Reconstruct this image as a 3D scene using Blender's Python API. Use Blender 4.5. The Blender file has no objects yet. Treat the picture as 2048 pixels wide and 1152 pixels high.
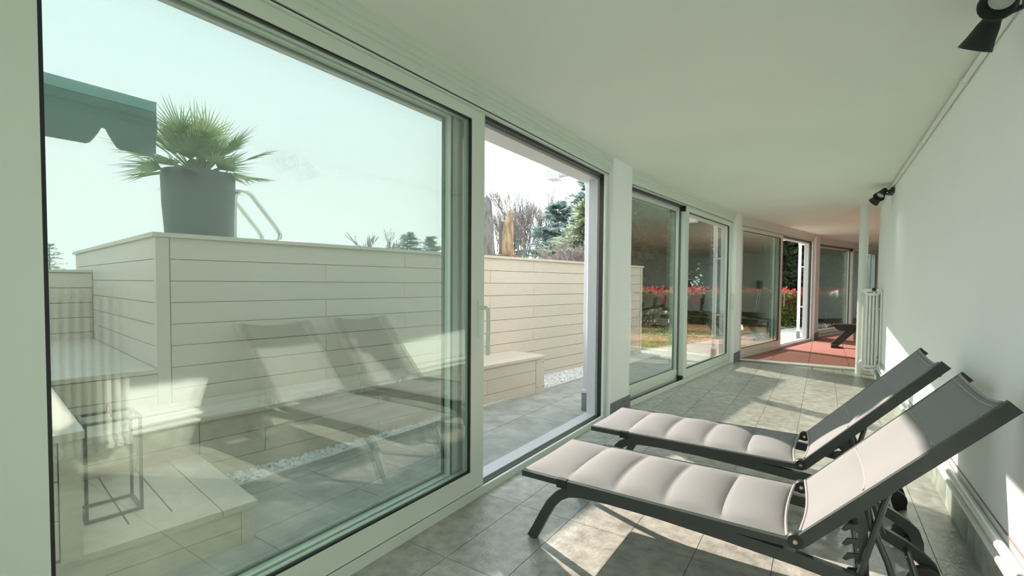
import bpy, math, random
from mathutils import Vector, Matrix
random.seed(7)
scn = bpy.context.scene
col = scn.collection
PI = math.pi

# ------------------------------------------------------------------ camera
FPX, CONV, ROLLT, HOR, VPX = 950.0, 3.5e-5, 0.0075, 566.0, 1648.0
pit = math.atan(CONV * FPX); rol = math.atan(ROLLT)
CY = HOR + FPX * math.tan(pit)
yaw = math.atan((VPX - 1024) / FPX * math.cos(pit))
fw = Vector((-math.sin(yaw) * math.cos(pit), math.cos(yaw) * math.cos(pit), -math.sin(pit)))
rt = Vector((math.cos(yaw), math.sin(yaw), 0)); up = rt.cross(fw)
up2 = up * math.cos(rol) - rt * math.sin(rol); rt2 = rt * math.cos(rol) + up * math.sin(rol)
cam_d = bpy.data.cameras.new('camera'); cam = bpy.data.objects.new('camera', cam_d); col.objects.link(cam)
m = Matrix((rt2, up2, -fw)).transposed().to_4x4(); m.translation = (0, 0, 1.2)
cam.matrix_world = m
cam_d.sensor_width = 36; cam_d.lens = FPX / 2048 * 36
cam_d.shift_y = (CY - 576) / 2048; cam_d.clip_start = .05; cam_d.clip_end = 500
scn.camera = cam

# ------------------------------------------------------------------ world, sun, exposure
world = bpy.data.worlds.new('sky'); scn.world = world; world.use_nodes = True
nt = world.node_tree; nt.nodes.clear()
wo = nt.nodes.new('ShaderNodeOutputWorld'); bg = nt.nodes.new('ShaderNodeBackground')
tc = nt.nodes.new('ShaderNodeTexCoord'); sp = nt.nodes.new('ShaderNodeSeparateXYZ')
rp = nt.nodes.new('ShaderNodeValToRGB')
rp.color_ramp.elements[0].position = 0.0; rp.color_ramp.elements[0].color = (.93, .97, .97, 1)
rp.color_ramp.elements[1].position = 0.7; rp.color_ramp.elements[1].color = (.76, .92, 1.0, 1)
nt.links.new(tc.outputs['Generated'], sp.inputs[0]); nt.links.new(sp.outputs['Z'], rp.inputs[0])
nt.links.new(rp.outputs[0], bg.inputs[0]); bg.inputs[1].default_value = .90
nt.links.new(bg.outputs[0], wo.inputs[0])

SUN_AZ, SUN_T = math.radians(61.5), .592
ld = Vector((math.sin(SUN_AZ), -math.cos(SUN_AZ), -SUN_T)).normalized()
sun_d = bpy.data.lights.new('sun', 'SUN'); sun_d.energy = 4.2; sun_d.angle = math.radians(.8); sun_d.color = (1, .86, .73)
sun = bpy.data.objects.new('sun', sun_d); col.objects.link(sun); sun.location = (-9, 5, 8)
sun.rotation_euler = ld.to_track_quat('-Z', 'Y').to_euler()

scn.view_settings.view_transform = 'Standard'; scn.view_settings.look = 'None'
scn.view_settings.exposure = 1.28; scn.view_settings.gamma = 1.0
scn.view_settings.use_curve_mapping = False
scn.cycles.use_denoising = True
scn.cycles.transparent_max_bounces = 24
scn.cycles.max_bounces = 14; scn.cycles.diffuse_bounces = 8; scn.cycles.glossy_bounces = 5

# ------------------------------------------------------------------ materials
MATS = {}
def base_mat(name):
    mt = bpy.data.materials.new(name); mt.use_nodes = True
    return mt, mt.node_tree, mt.node_tree.nodes['Principled BSDF']
def plain(name, c, rough=.5, metal=0, var=.06, scale=6, bump=0, bscale=60, stretch=(1, 1, 1), spec=.5, rnd=0.0):
    mt, t, b = base_mat(name)
    tcn = t.nodes.new('ShaderNodeTexCoord'); mp = t.nodes.new('ShaderNodeMapping'); mp.inputs['Scale'].default_value = stretch
    n = t.nodes.new('ShaderNodeTexNoise'); n.inputs['Scale'].default_value = scale; n.inputs['Detail'].default_value = 5
    r = t.nodes.new('ShaderNodeValToRGB')
    r.color_ramp.elements[0].position = .3; r.color_ramp.elements[1].position = .7
    r.color_ramp.elements[0].color = tuple(x * (1 - var) for x in c) + (1,)
    r.color_ramp.elements[1].color = tuple(min(1, x * (1 + var)) for x in c) + (1,)
    t.links.new(tcn.outputs['Object'], mp.inputs[0]); t.links.new(mp.outputs[0], n.inputs['Vector']); t.links.new(n.outputs[0], r.inputs[0])
    out = r.outputs[0]
    if rnd:
        oi = t.nodes.new('ShaderNodeObjectInfo'); mr = t.nodes.new('ShaderNodeMapRange')
        mr.inputs['To Min'].default_value = 1 - rnd; mr.inputs['To Max'].default_value = 1 + rnd
        hs = t.nodes.new('ShaderNodeHueSaturation')
        t.links.new(oi.outputs['Random'], mr.inputs[0]); t.links.new(mr.outputs[0], hs.inputs['Value']); t.links.new(out, hs.inputs['Color'])
        out = hs.outputs[0]
        # offset the pattern per object
        va = t.nodes.new('ShaderNodeVectorMath'); va.operation = 'ADD'
        vm = t.nodes.new('ShaderNodeVectorMath'); vm.operation = 'SCALE'; vm.inputs['Scale'].default_value = 37
        cb = t.nodes.new('ShaderNodeCombineXYZ')
        for i in range(3): t.links.new(oi.outputs['Random'], cb.inputs[i])
        t.links.new(cb.outputs[0], vm.inputs[0]); t.links.new(vm.outputs[0], va.inputs[1]); t.links.new(tcn.outputs['Object'], va.inputs[0])
        t.links.new(va.outputs[0], mp.inputs[0])
    t.links.new(out, b.inputs['Base Color'])
    b.inputs['Roughness'].default_value = rough; b.inputs['Metallic'].default_value = metal
    b.inputs['Specular IOR Level'].default_value = spec
    if bump:
        n2 = t.nodes.new('ShaderNodeTexNoise'); n2.inputs['Scale'].default_value = bscale; n2.inputs['Detail'].default_value = 6
        bp = t.nodes.new('ShaderNodeBump'); bp.inputs['Strength'].default_value = bump; bp.inputs['Distance'].default_value = .01
        t.links.new(mp.outputs[0], n2.inputs['Vector']); t.links.new(n2.outputs[0], bp.inputs['Height']); t.links.new(bp.outputs[0], b.inputs['Normal'])
    MATS[name] = mt
    return mt
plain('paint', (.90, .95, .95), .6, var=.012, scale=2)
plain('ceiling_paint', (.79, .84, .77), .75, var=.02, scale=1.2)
plain('frame_white', (.70, .775, .70), .32, var=.012, scale=3)
plain('outer_white', (.58, .595, .62), .4, var=.015, scale=3)
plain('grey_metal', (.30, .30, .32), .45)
plain('gasket', (.012, .016, .015), .4)
plain('grey_plinth', (.17, .18, .19), .5, var=.15, scale=20)
plain('stone', (.40, .40, .365), .30, var=.30, scale=16, bump=.3, bscale=60, rnd=.08, spec=.85)
plain('grout', (.16, .165, .145), .9)
plain('paver', (.33, .33, .305), .7, var=.2, scale=7, bump=.25, bscale=40, rnd=.08)
plain('concrete', (.55, .53, .49), .85, var=.08, scale=8, bump=.1, rnd=.04)
plain('skirt_stone', (.35, .385, .34), .5, var=.35, scale=10, bump=.2, bscale=30, rnd=.1)
plain('board', (.635, .553, .475), .45, var=.05, scale=9, bump=.12, bscale=30, stretch=(14, 1.2, 14), rnd=.025)
plain('board_core', (.20, .17, .13), .9)
plain('gravel', (.76, .76, .75), .9, var=.25, scale=18, rnd=0)
plain('fabric', (.225, .230, .240), .85, var=.05, scale=300, bump=.12, bscale=900)
plain('hem', (.33, .325, .325), .85, var=.05, scale=300)
plain('anthracite', (.040, .050, .047), .38, var=.1, scale=30)
plain('dark_plastic', (.018, .02, .02), .5)
plain('steel', (.72, .73, .72), .22, metal=1, var=.03)
plain('bolt_brass', (.62, .56, .40), .3, metal=1)
plain('rubber_red', (.36, .145, .115), .85, var=.10, scale=120, bump=.15, bscale=300, rnd=.05)
plain('enamel', (.82, .84, .80), .28, var=.01)
plain('copper', (.30, .14, .08), .45, var=.15, scale=30)
plain('terracotta_peg', (.50, .24, .12), .7)
plain('pot_grey', (.055, .07, .078), .5, var=.12, scale=8)
plain('palm_leaf', (.115, .195, .09), .5, var=.35, scale=10)
plain('palm_leaf_pale', (.23, .30, .14), .5, var=.25, scale=10)
plain('bark', (.13, .105, .085), .9, var=.3, scale=12)
plain('bark_grey', (.30, .27, .255), .9, var=.3, scale=3)
plain('conifer', (.34, .44, .42), .8, var=.35, scale=1.4)  # conifer greens lifted pale to paint in the distance haze
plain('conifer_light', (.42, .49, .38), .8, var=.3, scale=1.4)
plain('evergreen', (.10, .14, .065), .7, var=.5, scale=1.5)
plain('brown_twigs', (.36, .31, .29), .9, var=.25, scale=3)
plain('photinia_green', (.15, .20, .055), .45, var=.5, scale=9)
plain('photinia_red', (.62, .075, .085), .45, var=.3, scale=9)
plain('photinia_bronze', (.33, .20, .08), .45, var=.4, scale=9)
plain('grass', (.21, .27, .07), .8, var=.35, scale=5)
plain('lawn_soil', (.25, .245, .09), .95, var=.3, scale=3)
plain('field', (.22, .24, .14), .95, var=.2, scale=.4)
plain('daisy', (.85, .85, .80), .7)
plain('canvas_teal', (.045, .115, .125), .8, var=.12, scale=5)
plain('canvas_light', (.10, .24, .26), .8, var=.1, scale=5)
plain('driftwood_grey', (.17, .17, .155), .85, var=.5, scale=9, bump=.6, bscale=22, stretch=(3, 3, .6))
plain('driftwood_ochre', (.36, .26, .15), .8, var=.5, scale=8, bump=.6, bscale=22, stretch=(3, 3, .6))
plain('red_block', (.26, .13, .085), .8, var=.3, scale=12)
plain('black_vinyl', (.02, .025, .023), .4)
plain('lens', (.70, .74, .72), .15)
plain('lamp_black', (.022, .026, .024), .55)
plain('bike_red', (.30, .04, .04), .4)
plain('pool_cover', (.72, .74, .73), .6)
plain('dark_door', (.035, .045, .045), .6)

def leafy_mat(name, tr=.5):
    t = MATS[name].node_tree; b = t.nodes['Principled BSDF']; o = t.nodes['Material Output']
    tl = t.nodes.new('ShaderNodeBsdfTranslucent'); mx = t.nodes.new('ShaderNodeMixShader'); mx.inputs[0].default_value = tr
    src = b.inputs['Base Color'].links[0].from_socket; t.links.new(src, tl.inputs[0])
    t.links.new(b.outputs[0], mx.inputs[1]); t.links.new(tl.outputs[0], mx.inputs[2]); t.links.new(mx.outputs[0], o.inputs[0])
for q in ('palm_leaf', 'palm_leaf_pale', 'conifer', 'conifer_light', 'evergreen', 'photinia_green', 'photinia_red', 'photinia_bronze', 'grass'): leafy_mat(q)
def glass_mat(name, tint, f0):
    mt = bpy.data.materials.new(name); mt.use_nodes = True; t = mt.node_tree; t.nodes.clear()
    o = t.nodes.new('ShaderNodeOutputMaterial'); mx = t.nodes.new('ShaderNodeMixShader')
    tr = t.nodes.new('ShaderNodeBsdfTransparent'); tr.inputs[0].default_value = tint + (1,)
    gl = t.nodes.new('ShaderNodeBsdfGlossy'); gl.inputs['Roughness'].default_value = 0.0; gl.inputs['Color'].default_value = (.93, 1, .97, 1)
    lw = t.nodes.new('ShaderNodeLayerWeight'); lw.inputs['Blend'].default_value = .5
    pw = t.nodes.new('ShaderNodeMath'); pw.operation = 'POWER'; pw.inputs[1].default_value = 3.2
    ma = t.nodes.new('ShaderNodeMath'); ma.operation = 'MULTIPLY_ADD'; ma.inputs[1].default_value = .85; ma.inputs[2].default_value = f0
    t.links.new(lw.outputs['Facing'], pw.inputs[0]); t.links.new(pw.outputs[0], ma.inputs[0]); t.links.new(ma.outputs[0], mx.inputs[0])
    t.links.new(tr.outputs[0], mx.inputs[1]); t.links.new(gl.outputs[0], mx.inputs[2]); t.links.new(mx.outputs[0], o.inputs[0])
    MATS[name] = mt
glass_mat('glass', (.868, .900, .884), .122)
glass_mat('clear_glass', (.975, .99, .985), .04)

# ------------------------------------------------------------------ mesh helpers
class MB:
    def __init__(s): s.v = []; s.f = []
    def add(s, vs, fs):
        o = len(s.v); s.v += [tuple(p) for p in vs]; s.f += [tuple(i + o for i in f) for f in fs]
    def box(s, x0, x1, y0, y1, z0, z1):
        s.add([(x, y, z) for z in (z0, z1) for y in (y0, y1) for x in (x0, x1)],
              [(0, 2, 3, 1), (4, 5, 7, 6), (0, 1, 5, 4), (2, 6, 7, 3), (0, 4, 6, 2), (1, 3, 7, 5)])
        return s
    def prism(s, poly, z0, z1):
        n = len(poly)
        s.add([(x, y, z0) for x, y in poly] + [(x, y, z1) for x, y in poly],
              [tuple(range(n - 1, -1, -1)), tuple(range(n, 2 * n))] + [(i, (i + 1) % n, n + (i + 1) % n, n + i) for i in range(n)])
        return s
    def xzprism(s, poly, y0, y1):
        n = len(poly)
        s.add([(x, y0, z) for x, z in poly] + [(x, y1, z) for x, z in poly],
              [tuple(range(n)), tuple(range(2 * n - 1, n - 1, -1))] + [(i, n + i, n + (i + 1) % n, (i + 1) % n) for i in range(n)])
        return s
    def tube(s, pts, r, n=8, caps=True, rect=None, side=None):
        """sweep; r scalar or list; rect=(w,h): rectangular section, w along side vector"""
        P = [Vector(p) for p in pts]; R = r if isinstance(r, (list, tuple)) else [r] * len(P)
        k = 4 if rect else n; vs = []; prev = Vector(side) if side else None
        for i, p in enumerate(P):
            a = P[max(0, i - 1)]; b = P[min(len(P) - 1, i + 1)]; d = (b - a).normalized()
            if side: sd = Vector(side)
            else:
                if prev is None:
                    prev = Vector((0, 0, 1)) if abs(d.z) < .9 else Vector((1, 0, 0))
                sd = (prev - d * prev.dot(d))
                sd = sd.normalized() if sd.length > 1e-6 else d.orthogonal().normalized()
                prev = sd
            q = d.cross(sd).normalized()
            if rect:
                f = 1.0
                if 0 < i < len(P) - 1:
                    c = (P[i] - P[i - 1]).normalized().dot((P[i + 1] - P[i]).normalized()); f = 1 / max(.5, math.sqrt((1 + c) / 2))
                w, h = rect[0] / 2, rect[1] / 2 * f
                vs += [p + sd * w + q * h, p - sd * w + q * h, p - sd * w - q * h, p + sd * w - q * h]
            else:
                vs += [p + (sd * math.cos(2 * PI * j / k) + q * math.sin(2 * PI * j / k)) * R[i] for j in range(k)]
        fs = []
        for i in range(len(P) - 1):
            for j in range(k):
                fs.append((i * k + j, i * k + (j + 1) % k, (i + 1) * k + (j + 1) % k, (i + 1) * k + j))
        if caps: fs += [tuple(range(k - 1, -1, -1)), tuple(range((len(P) - 1) * k, len(P) * k))]
        s.add(vs, fs); return s
    def lathe(s, prof, n=24, c=(0, 0, 0), axis=None):
        """profile (r,z) revolved about axis (default z)"""
        vs = []; ax = Vector(axis).normalized() if axis else Vector((0, 0, 1)); a = ax.orthogonal().normalized(); b = ax.cross(a); C = Vector(c)
        for r, z in prof:
            vs += [C + ax * z + (a * math.cos(2 * PI * j / n) + b * math.sin(2 * PI * j / n)) * r for j in range(n)]
        fs = [(i * n + j, i * n + (j + 1) % n, (i + 1) * n + (j + 1) % n, (i + 1) * n + j) for i in range(len(prof) - 1) for j in range(n)]
        if prof[0][0] > 1e-6: fs.append(tuple(range(n - 1, -1, -1)))
        if prof[-1][0] > 1e-6: fs.append(tuple(range((len(prof) - 1) * n, len(prof) * n)))
        s.add(vs, fs); return s
    def grid(s, fn, nu, nv, thick=None):
        """surface fn(i/nu, j/nv); thick: offset vector function or None"""
        vs = [fn(i / nu, j / nv) for i in range(nu + 1) for j in range(nv + 1)]
        w = nv + 1
        fs = [(i * w + j, (i + 1) * w + j, (i + 1) * w + j + 1, i * w + j + 1) for i in range(nu) for j in range(nv)]
        if thick:
            o = len(vs); T = Vector(thick)
            vs = [Vector(p) for p in vs]; vs = vs + [p + T for p in vs]
            fs = fs + [tuple(o + q for q in reversed(f)) for f in fs]
            for i in range(nu):
                fs += [(i * w, o + i * w, o + (i + 1) * w, (i + 1) * w), (i * w + nv, (i + 1) * w + nv, o + (i + 1) * w + nv, o + i * w + nv)]
            for j in range(nv):
                fs += [(j, j + 1, o + j + 1, o + j), (nu * w + j, o + nu * w + j, o + nu * w + j + 1, nu * w + j + 1)]
        s.add(vs, fs); return s
    def mesh(s, name, mat=None, smooth=False):
        me = bpy.data.meshes.new(name); me.from_pydata([tuple(p) for p in s.v], [], s.f); me.update()
        import bmesh
        bm = bmesh.new(); bm.from_mesh(me); bmesh.ops.recalc_face_normals(bm, faces=bm.faces); bm.to_mesh(me); bm.free()
        if mat: me.materials.append(MATS[mat])
        if smooth:
            for p in me.polygons: p.use_smooth = True
            try: me.set_sharp_from_angle(angle=math.radians(42))
            except Exception: pass
        return me
    def build(s, name, mat, parent=None, smooth=False):
        return put(s.mesh(name, mat, smooth), name, parent)
def raw_mesh(name, vs, fs, mat):
    me = bpy.data.meshes.new(name); me.from_pydata(vs, [], fs); me.update(); me.materials.append(MATS[mat]); return me
def put(me, name, parent=None, loc=None, rot=None):
    o = bpy.data.objects.new(name, me); col.objects.link(o)
    if name in ('foliage', 'bronze_leaves', 'red_tips', 'crown', 'branches'): o['kind'] = 'stuff'
    if parent: o.parent = parent
    if loc: o.location = loc
    if rot: o.rotation_euler = rot
    return o
def empty(name, loc=(0, 0, 0), rz=0, parent=None):
    o = bpy.data.objects.new(name, None); col.objects.link(o); o.location = loc; o.rotation_euler = (0, 0, rz)
    o.empty_display_size = .1
    if parent: o.parent = parent
    return o
def tag(o, label=None, cat=None, group=None, kind=None):
    if label: o['label'] = label
    if cat: o['category'] = cat
    if group: o['group'] = group
    if kind: o['kind'] = kind
    return o
def box(name, mat, b, parent=None):
    return MB().box(*b).build(name, mat, parent)
def copy_tree(o, parent=None):
    c = o.copy(); col.objects.link(c); c.parent = parent
    for ch in o.children: copy_tree(ch, c)
    return c
_unit = {}
def piece(name, mat, b, parent=None):
    """a box piece; alike sizes share mesh data, placed by location at the box centre"""
    d = (round(b[1] - b[0], 4), round(b[3] - b[2], 4), round(b[5] - b[4], 4)); k = (name, mat) + d
    if k not in _unit:
        e = min(d) * .06
        mb = MB(); x, y, z = d[0] / 2, d[1] / 2, d[2] / 2
        mb.box(-x, x, -y, y, -z, z); _unit[k] = mb.mesh(name, mat)
    return put(_unit[k], name, parent, ((b[0] + b[1]) / 2, (b[2] + b[3]) / 2, (b[4] + b[5]) / 2))

# ------------------------------------------------------------------ plan of the curved glazed corridor
CEIL = 2.29
XW = .60                                                    # face of the long inner wall
def unit_dir(a): return Vector((math.sin(a), math.cos(a), 0))
A = [math.radians(x) for x in (0, 0, 6.2, 13.8, 19.3, 26)]
ORG = [Vector((-1.6, -3.75, 0)), Vector((-1.6, .13, 0)), Vector((-1.582, 4.36, 0)), Vector((-1.165, 8.33, 0)), Vector((-.15, 12.88, 0)), Vector((1.43, 17.36, 0))]
LEN = [3.3, 3.82, 3.63, 3.98, 4.30, 3.6]
END = [ORG[i] + unit_dir(A[i]) * LEN[i] for i in range(6)]
OUT = .24
outline = []
for i in range(6):
    n = Vector((-math.cos(A[i]), math.sin(A[i]), 0))
    outline += [ORG[i] + n * OUT, END[i] + n * OUT]
NEND = END[5]
poly_room = [(p.x, p.y) for p in outline] + [(6.2, NEND.y + .2), (6.2, 7.8), (.85, 7.8), (.85, -3.95), (outline[0].x, -3.95)]

# ceiling
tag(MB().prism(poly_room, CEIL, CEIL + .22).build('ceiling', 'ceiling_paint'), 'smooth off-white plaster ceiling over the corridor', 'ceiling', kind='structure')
# stone floor with separate tiles
fl = MB().prism([(-1.72, -3.95), (.62, -3.95), (.62, 8.05), (.60, 8.30), (-1.2, 8.30), (-1.30, 8.0), (-1.72, 4.7)], -.12, -.003).build('floor', 'grout')
tag(fl, 'grey-green natural stone tile floor of the corridor', 'floor', kind='structure')
def xleft(y):
    return -1.66 if y < 4.3 else -1.63 + (y - 4.3) * .1086
TW, TL = .2985, .60
row = 0
for j in range(-7, 14):
    y0 = -.25 + j * TL; y1 = y0 + TL - .003
    if y1 > 8.28: y1 = 8.28
    if y0 > 8.2 or y1 < -3.9: continue
    y0 = max(y0, -3.9)
    for i in range(-2, 8):
        x0 = -1.349 + i * TW
        x1 = x0 + TW - .003
        lo = xleft((y0 + y1) / 2)
        if x1 < lo + .02: continue
        x0 = max(x0, lo); x1 = min(x1, XW + .01)
        if x1 - x0 < .02: continue
        piece('stone_tile', 'stone', (round(x0, 3), round(x1, 3), round(y0, 3), round(y1, 3), -.018, 0), fl)
# threshold between corridor and gym
th = MB().prism([(-1.17, 8.30), (.60, 8.30), (.60, 8.50), (-1.12, 8.42)], -.05, .012).build('trim_1', 'enamel')
tag(th, 'pale threshold strip between stone corridor and red gym floor', 'threshold', kind='structure')
for i, x in enumerate((-.12, .24)):
    o = MB().lathe([(.0, 0), (.009, 0), (.009, .035), (.006, .042), (0, .042)], 10).build('door_peg', 'terracotta_peg')
    o.location = (x, 8.02 - i * .02, 0)
    tag(o, ['small rust-brown peg on the threshold, farther from the round pillar', 'small rust-brown peg on the threshold, nearer the round pillar'][i], 'peg', 'pegs on the threshold')
# gym floor: red rubber tiles
gpoly = [(-1.12, 8.44), (.60, 8.52), (.62, 7.95), (6.0, 7.95), (6.0, NEND.y + .1)] + [(p.x + .02, p.y) for p in [END[5], ORG[5], END[4], ORG[4], END[3], ORG[3]]]
gf = MB().prism(gpoly, -.12, -.004).build('gym_floor', 'grout')
tag(gf, 'brick-red rubber tile floor of the gym', 'floor', kind='structure')
def facade_x(y):
    pts = [(p.x, p.y) for q in zip(ORG[3:], END[3:]) for p in q]
    if y < pts[0][1]: return pts[0][0]
    for (xa, ya), (xb, yb) in zip(pts, pts[1:]):
        if ya <= y <= yb: return xa + (xb - xa) * (y - ya) / (yb - ya)
    return pts[-1][0]
for j in range(0, 13):
    y0 = 8.53 + j * 1.03; y1 = y0 + 1.026
    for i in range(-1, 13):
        x0 = -1.20 + i * .515; x1 = x0 + .508
        if x0 > 5.9: continue
        la, lb = facade_x(y0) + .02, facade_x(y1) + .02
        if x1 <= lb + .02 and x1 <= la + .02: continue
        if x0 >= max(la, lb): piece('rubber_tile', 'rubber_red', (round(x0, 3), round(x1, 3), round(y0, 3), round(y1, 3), -.02, 0), gf)
        else:
            a0, b0 = max(x0, la), max(x0, lb)
            pl = [(a0, y0), (x1, y0)] + ([(x1, y1), (b0, y1)] if b0 < x1 - .005 else [(x1, y0 + (y1 - y0) * (x1 - la) / (lb - la))])
            if la >= x1 - .005: continue
            MB().prism(pl, -.02, 0).build('rubber_tile', 'rubber_red', gf)
for i in range(10):                                        # row between threshold and the wall end
    x0 = .62 + i * .515
    piece('rubber_tile', 'rubber_red', (x0, x0 + .511, 7.96, 8.526, -.02, 0), gf)

# walls
wr = empty('wall_right'); tag(wr, 'long white painted wall behind the loungers', 'wall', kind='structure')
box('wall_panel', 'paint', (XW, .78, -3.95, 8.05, -.1, CEIL + .02), wr)
wb = empty('wall_back'); MB().box(-1.85, .8, -4.1, -3.93, 2.15, CEIL + .02).build('lintel', 'paint', wb); MB().box(-1.85, -1.6, -4.1, -3.93, 0, 2.15).build('pier', 'paint', wb); MB().box(.6, .8, -4.1, -3.93, 0, 2.15).build('pier', 'paint', wb)
for xx in (-1.6, -.54, .52): MB().box(xx, xx + .08, -4.06, -3.98, 0, 2.15).build('mullion', 'frame_white', wb)
for xx in (-1.52, -.46): MB().box(xx, xx + .98, -4.03, -4.01, .02, 2.14).build('glass_pane', 'clear_glass', wb)  # glazing added in this unseen wall to brighten the corridor
tag(wb, 'glazed end wall with white mullions behind the camera', 'wall', kind='structure')
wg = empty('wall_gym'); tag(wg, 'white gym walls around the corner', 'wall', kind='structure')
box('wall_panel', 'paint', (.78, 6.1, 7.80, 7.95, -.1, CEIL + .02), wg)
box('wall_panel', 'paint', (4.3, 4.5, 7.95, 12.6, -.1, CEIL + .02), wg)
box('wall_panel', 'paint', (4.3, 4.5, 13.9, NEND.y + .1, -.1, CEIL + .02), wg)
box('wall_panel', 'paint', (4.3, 4.5, 12.6, 13.9, 2.05, CEIL + .02), wg)
box('dark_opening', 'dark_door', (4.44, 4.5, 12.6, 13.9, 0, 2.05), wg)  # dark sheet painting the unlit depth of an open doorway
box('wall_panel', 'paint', (NEND.x - .1, 4.5, NEND.y, NEND.y + .15, -.1, CEIL + .02), wg)

# ------------------------------------------------------------------ glazed units
def glazed_unit(k, mode):
    """local frame: +y along the facade, x=0 interior face, -x outside. mode: 'open_right','closed','closed_right_inner'"""
    L = LEN[k]; w = empty('window_%d' % k, ORG[k], -A[k])
    tag(w, ['white sliding glass door behind the camera', 'nearest white sliding glass door, slid open beside the loungers', 'second white sliding glass door, closed, past the first column',
            'third white sliding glass door, half open onto the hedge', 'fourth white sliding glass door, in the gym', 'farthest white sliding glass door behind the round pillar'][k], 'sliding door', kind='structure')
    J = .075
    f = MB()
    f.box(-.004, .012, 0, J, 0, 2.15); f.box(-.004, .012, L - J, L, 0, 2.15); f.box(-.004, .012, J, L - J, 2.142, 2.15); f.box(-.004, .012, J, L - J, 0, .045)
    f.box(-.15, -.004, 0, J * .55, 0, 2.15); f.box(-.15, -.004, L - J * .55, L, 0, 2.15); f.box(-.15, -.004, J * .55, L - J * .55, 2.142, 2.15)
    f.build('frame', 'frame_white', w)
    s = MB(); s.box(-.165, -.066, .04, L - .04, 0, .042); s.box(-.018, -.004, .04, L - .04, 0, .030); s.box(-.066, -.018, .04, L - .04, 0, .012); s.build('sill', 'outer_white', w)
    g = MB()
    g.box(-.055, -.020, .041, .052, .03, 2.12); g.box(-.055, -.020, L - .052, L - .041, .03, 2.12); g.box(-.055, -.020, .05, L - .05, 2.122, 2.142); g.box(-.058, -.026, .05, L - .05, .012, .034)
    g.box(.0121, .0126, .0, L, 2.1485, 2.1525)
    g.build('track_seal', 'gasket', w)
    o = MB(); o.box(-.15, -.068, .041, .060, .04, 2.13); o.box(-.15, -.068, L - .060, L - .041, .04, 2.13); o.box(-.15, -.068, .06, L - .06, 2.105, 2.142)
    o.build('outer_frame', 'outer_white', w)
    H = L / 2 + .06
    def leaf(y0, y1, x0, x1, handle=None, name='sliding_leaf', cap=None):
        st, tr, br = .115, .058, .105; z0, z1 = .048, 2.141
        m = MB(); m.box(x0, x1, y0, y0 + st, z0, z1); m.box(x0, x1, y1 - st, y1, z0, z1)
        m.box(x0, x1, y0 + st, y1 - st, z1 - tr, z1); m.box(x0, x1, y0 + st, y1 - st, z0, z0 + br)
        lf = m.build(name, 'frame_white', w)
        xm = (x0 + x1) / 2; q = MB(); t = .009; a, b, c, d = y0 + st, y1 - st, z0 + br, z1 - tr
        for xa, xb in ([(xm + .011, xm + .026)] if x1 > -.03 else [(xm - .026, xm - .011)]):
            q.box(xa, xb, a, a + t, c, d); q.box(xa, xb, b - t, b, c, d); q.box(xa, xb, a + t, b - t, d - t, d); q.box(xa, xb, a + t, b - t, c, c + t)
        q.build('glazing_seal', 'gasket', lf)
        MB().box(xm - .011, xm + .011, a, b, c, d).build('glass_pane', 'glass', lf)
        if name == 'fixed_leaf':
            MB().box(x1, x1 + .006, y1 - .052, y1 - .001, z0, z1).build('interlock', 'grey_metal', lf); MB().box(x1, x1 + .004, y1 - .110, y1 - .100, z0 + br, z1 - tr).build('bead_seal', 'gasket', lf)  # grey strip paints the shade on the backlit outer stile
        if handle:
            hy = y1 - .042 if handle == 'r' else y0 + .042
            h = MB(); h.box(x1, x1 + .009, hy - .017, hy + .017, .90, 1.10)
            h.tube([(x1 + .005, hy, 1.062), (x1 + .045, hy, 1.062), (x1 + .056, hy + .004, 1.050), (x1 + .058, hy + .006, 1.02), (x1 + .058, hy + .006, .93), (x1 + .055, hy + .004, .80)], .0115, 10)
            tag(h.build('handle', 'frame_white', lf, True), 'white lever handle')
        return lf
    IN, OU = (-.060, -.004), (-.135, -.078)
    if mode == 'open':
        leaf(.10, 2.025 if k == 1 else 2.09, *IN, handle='r'); leaf(.042, 1.935 if k == 1 else 2.0, *OU, name='fixed_leaf')
    elif mode == 'closed':
        q = L - .055 - 1.97
        leaf(.042, q + .09, *OU, name='fixed_leaf'); leaf(q, L - .055, *IN, handle='r')
        for z0, z1 in ((2.08, 2.141), (.045, .085)): MB().box(-.06, .0, q - .035, q, z0, z1).build('end_cap', 'gasket', w)
    return w
for k, md in ((0, 'open'), (1, 'open'), (2, 'closed'), (3, 'open'), (4, 'closed'), (5, 'closed')):  # door behind the camera is unseen, added and left open for light
    glazed_unit(k, md)

# facade wall: lintels, columns with plinths, cornice mouldings
wl = empty('wall_left'); tag(wl, 'glazed outer wall with white columns and lintels', 'wall', kind='structure')
for k in range(6):
    L = LEN[k]
    e = empty('lintel', ORG[k], -A[k], wl)
    m = MB(); m.box(-.15, .0, -.02, L + .02, 2.152, CEIL + .01); m.box(0, .016, -.02, L + .02, 2.156, 2.20); m.box(0, .026, -.02, L + .02, 2.20, 2.222); m.box(0, .040, -.02, L + .02, 2.222, 2.25); m.box(0, .050, -.02, L + .02, 2.25, CEIL + .005)
    m.build('cornice', 'frame_white', e)
    m = MB(); m.box(-.21, -.15, -.12, L + .12, 2.105, CEIL + .01); m.box(-.26, -.21, -.15, L + .15, 2.122, CEIL + .05)
    m.build('fascia', 'outer_white', e)
cols = [((-1.80, -1.545, -.46, .135), 0), ((-1.86, -1.548, 3.945, 4.72), 0), None]
def column(p, q, ang, name_i):
    """column between facade points p (end of a unit) and q (start of the next)"""
    d = (q - p); L = d.length; c = (p + q) / 2; a = math.atan2(d.x, d.y)
    e = empty('column', c, -a, wl)
    MB().box(-.165, .055, -L / 2 - .005, L / 2 + .005, 0, CEIL + .01).build('shaft', 'paint', e)
    m = MB(); m.box(.0555, .069, -L / 2 - .012, L / 2 + .012, 0, .145)
    m.build('plinth', 'grey_plinth', e)
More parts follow.
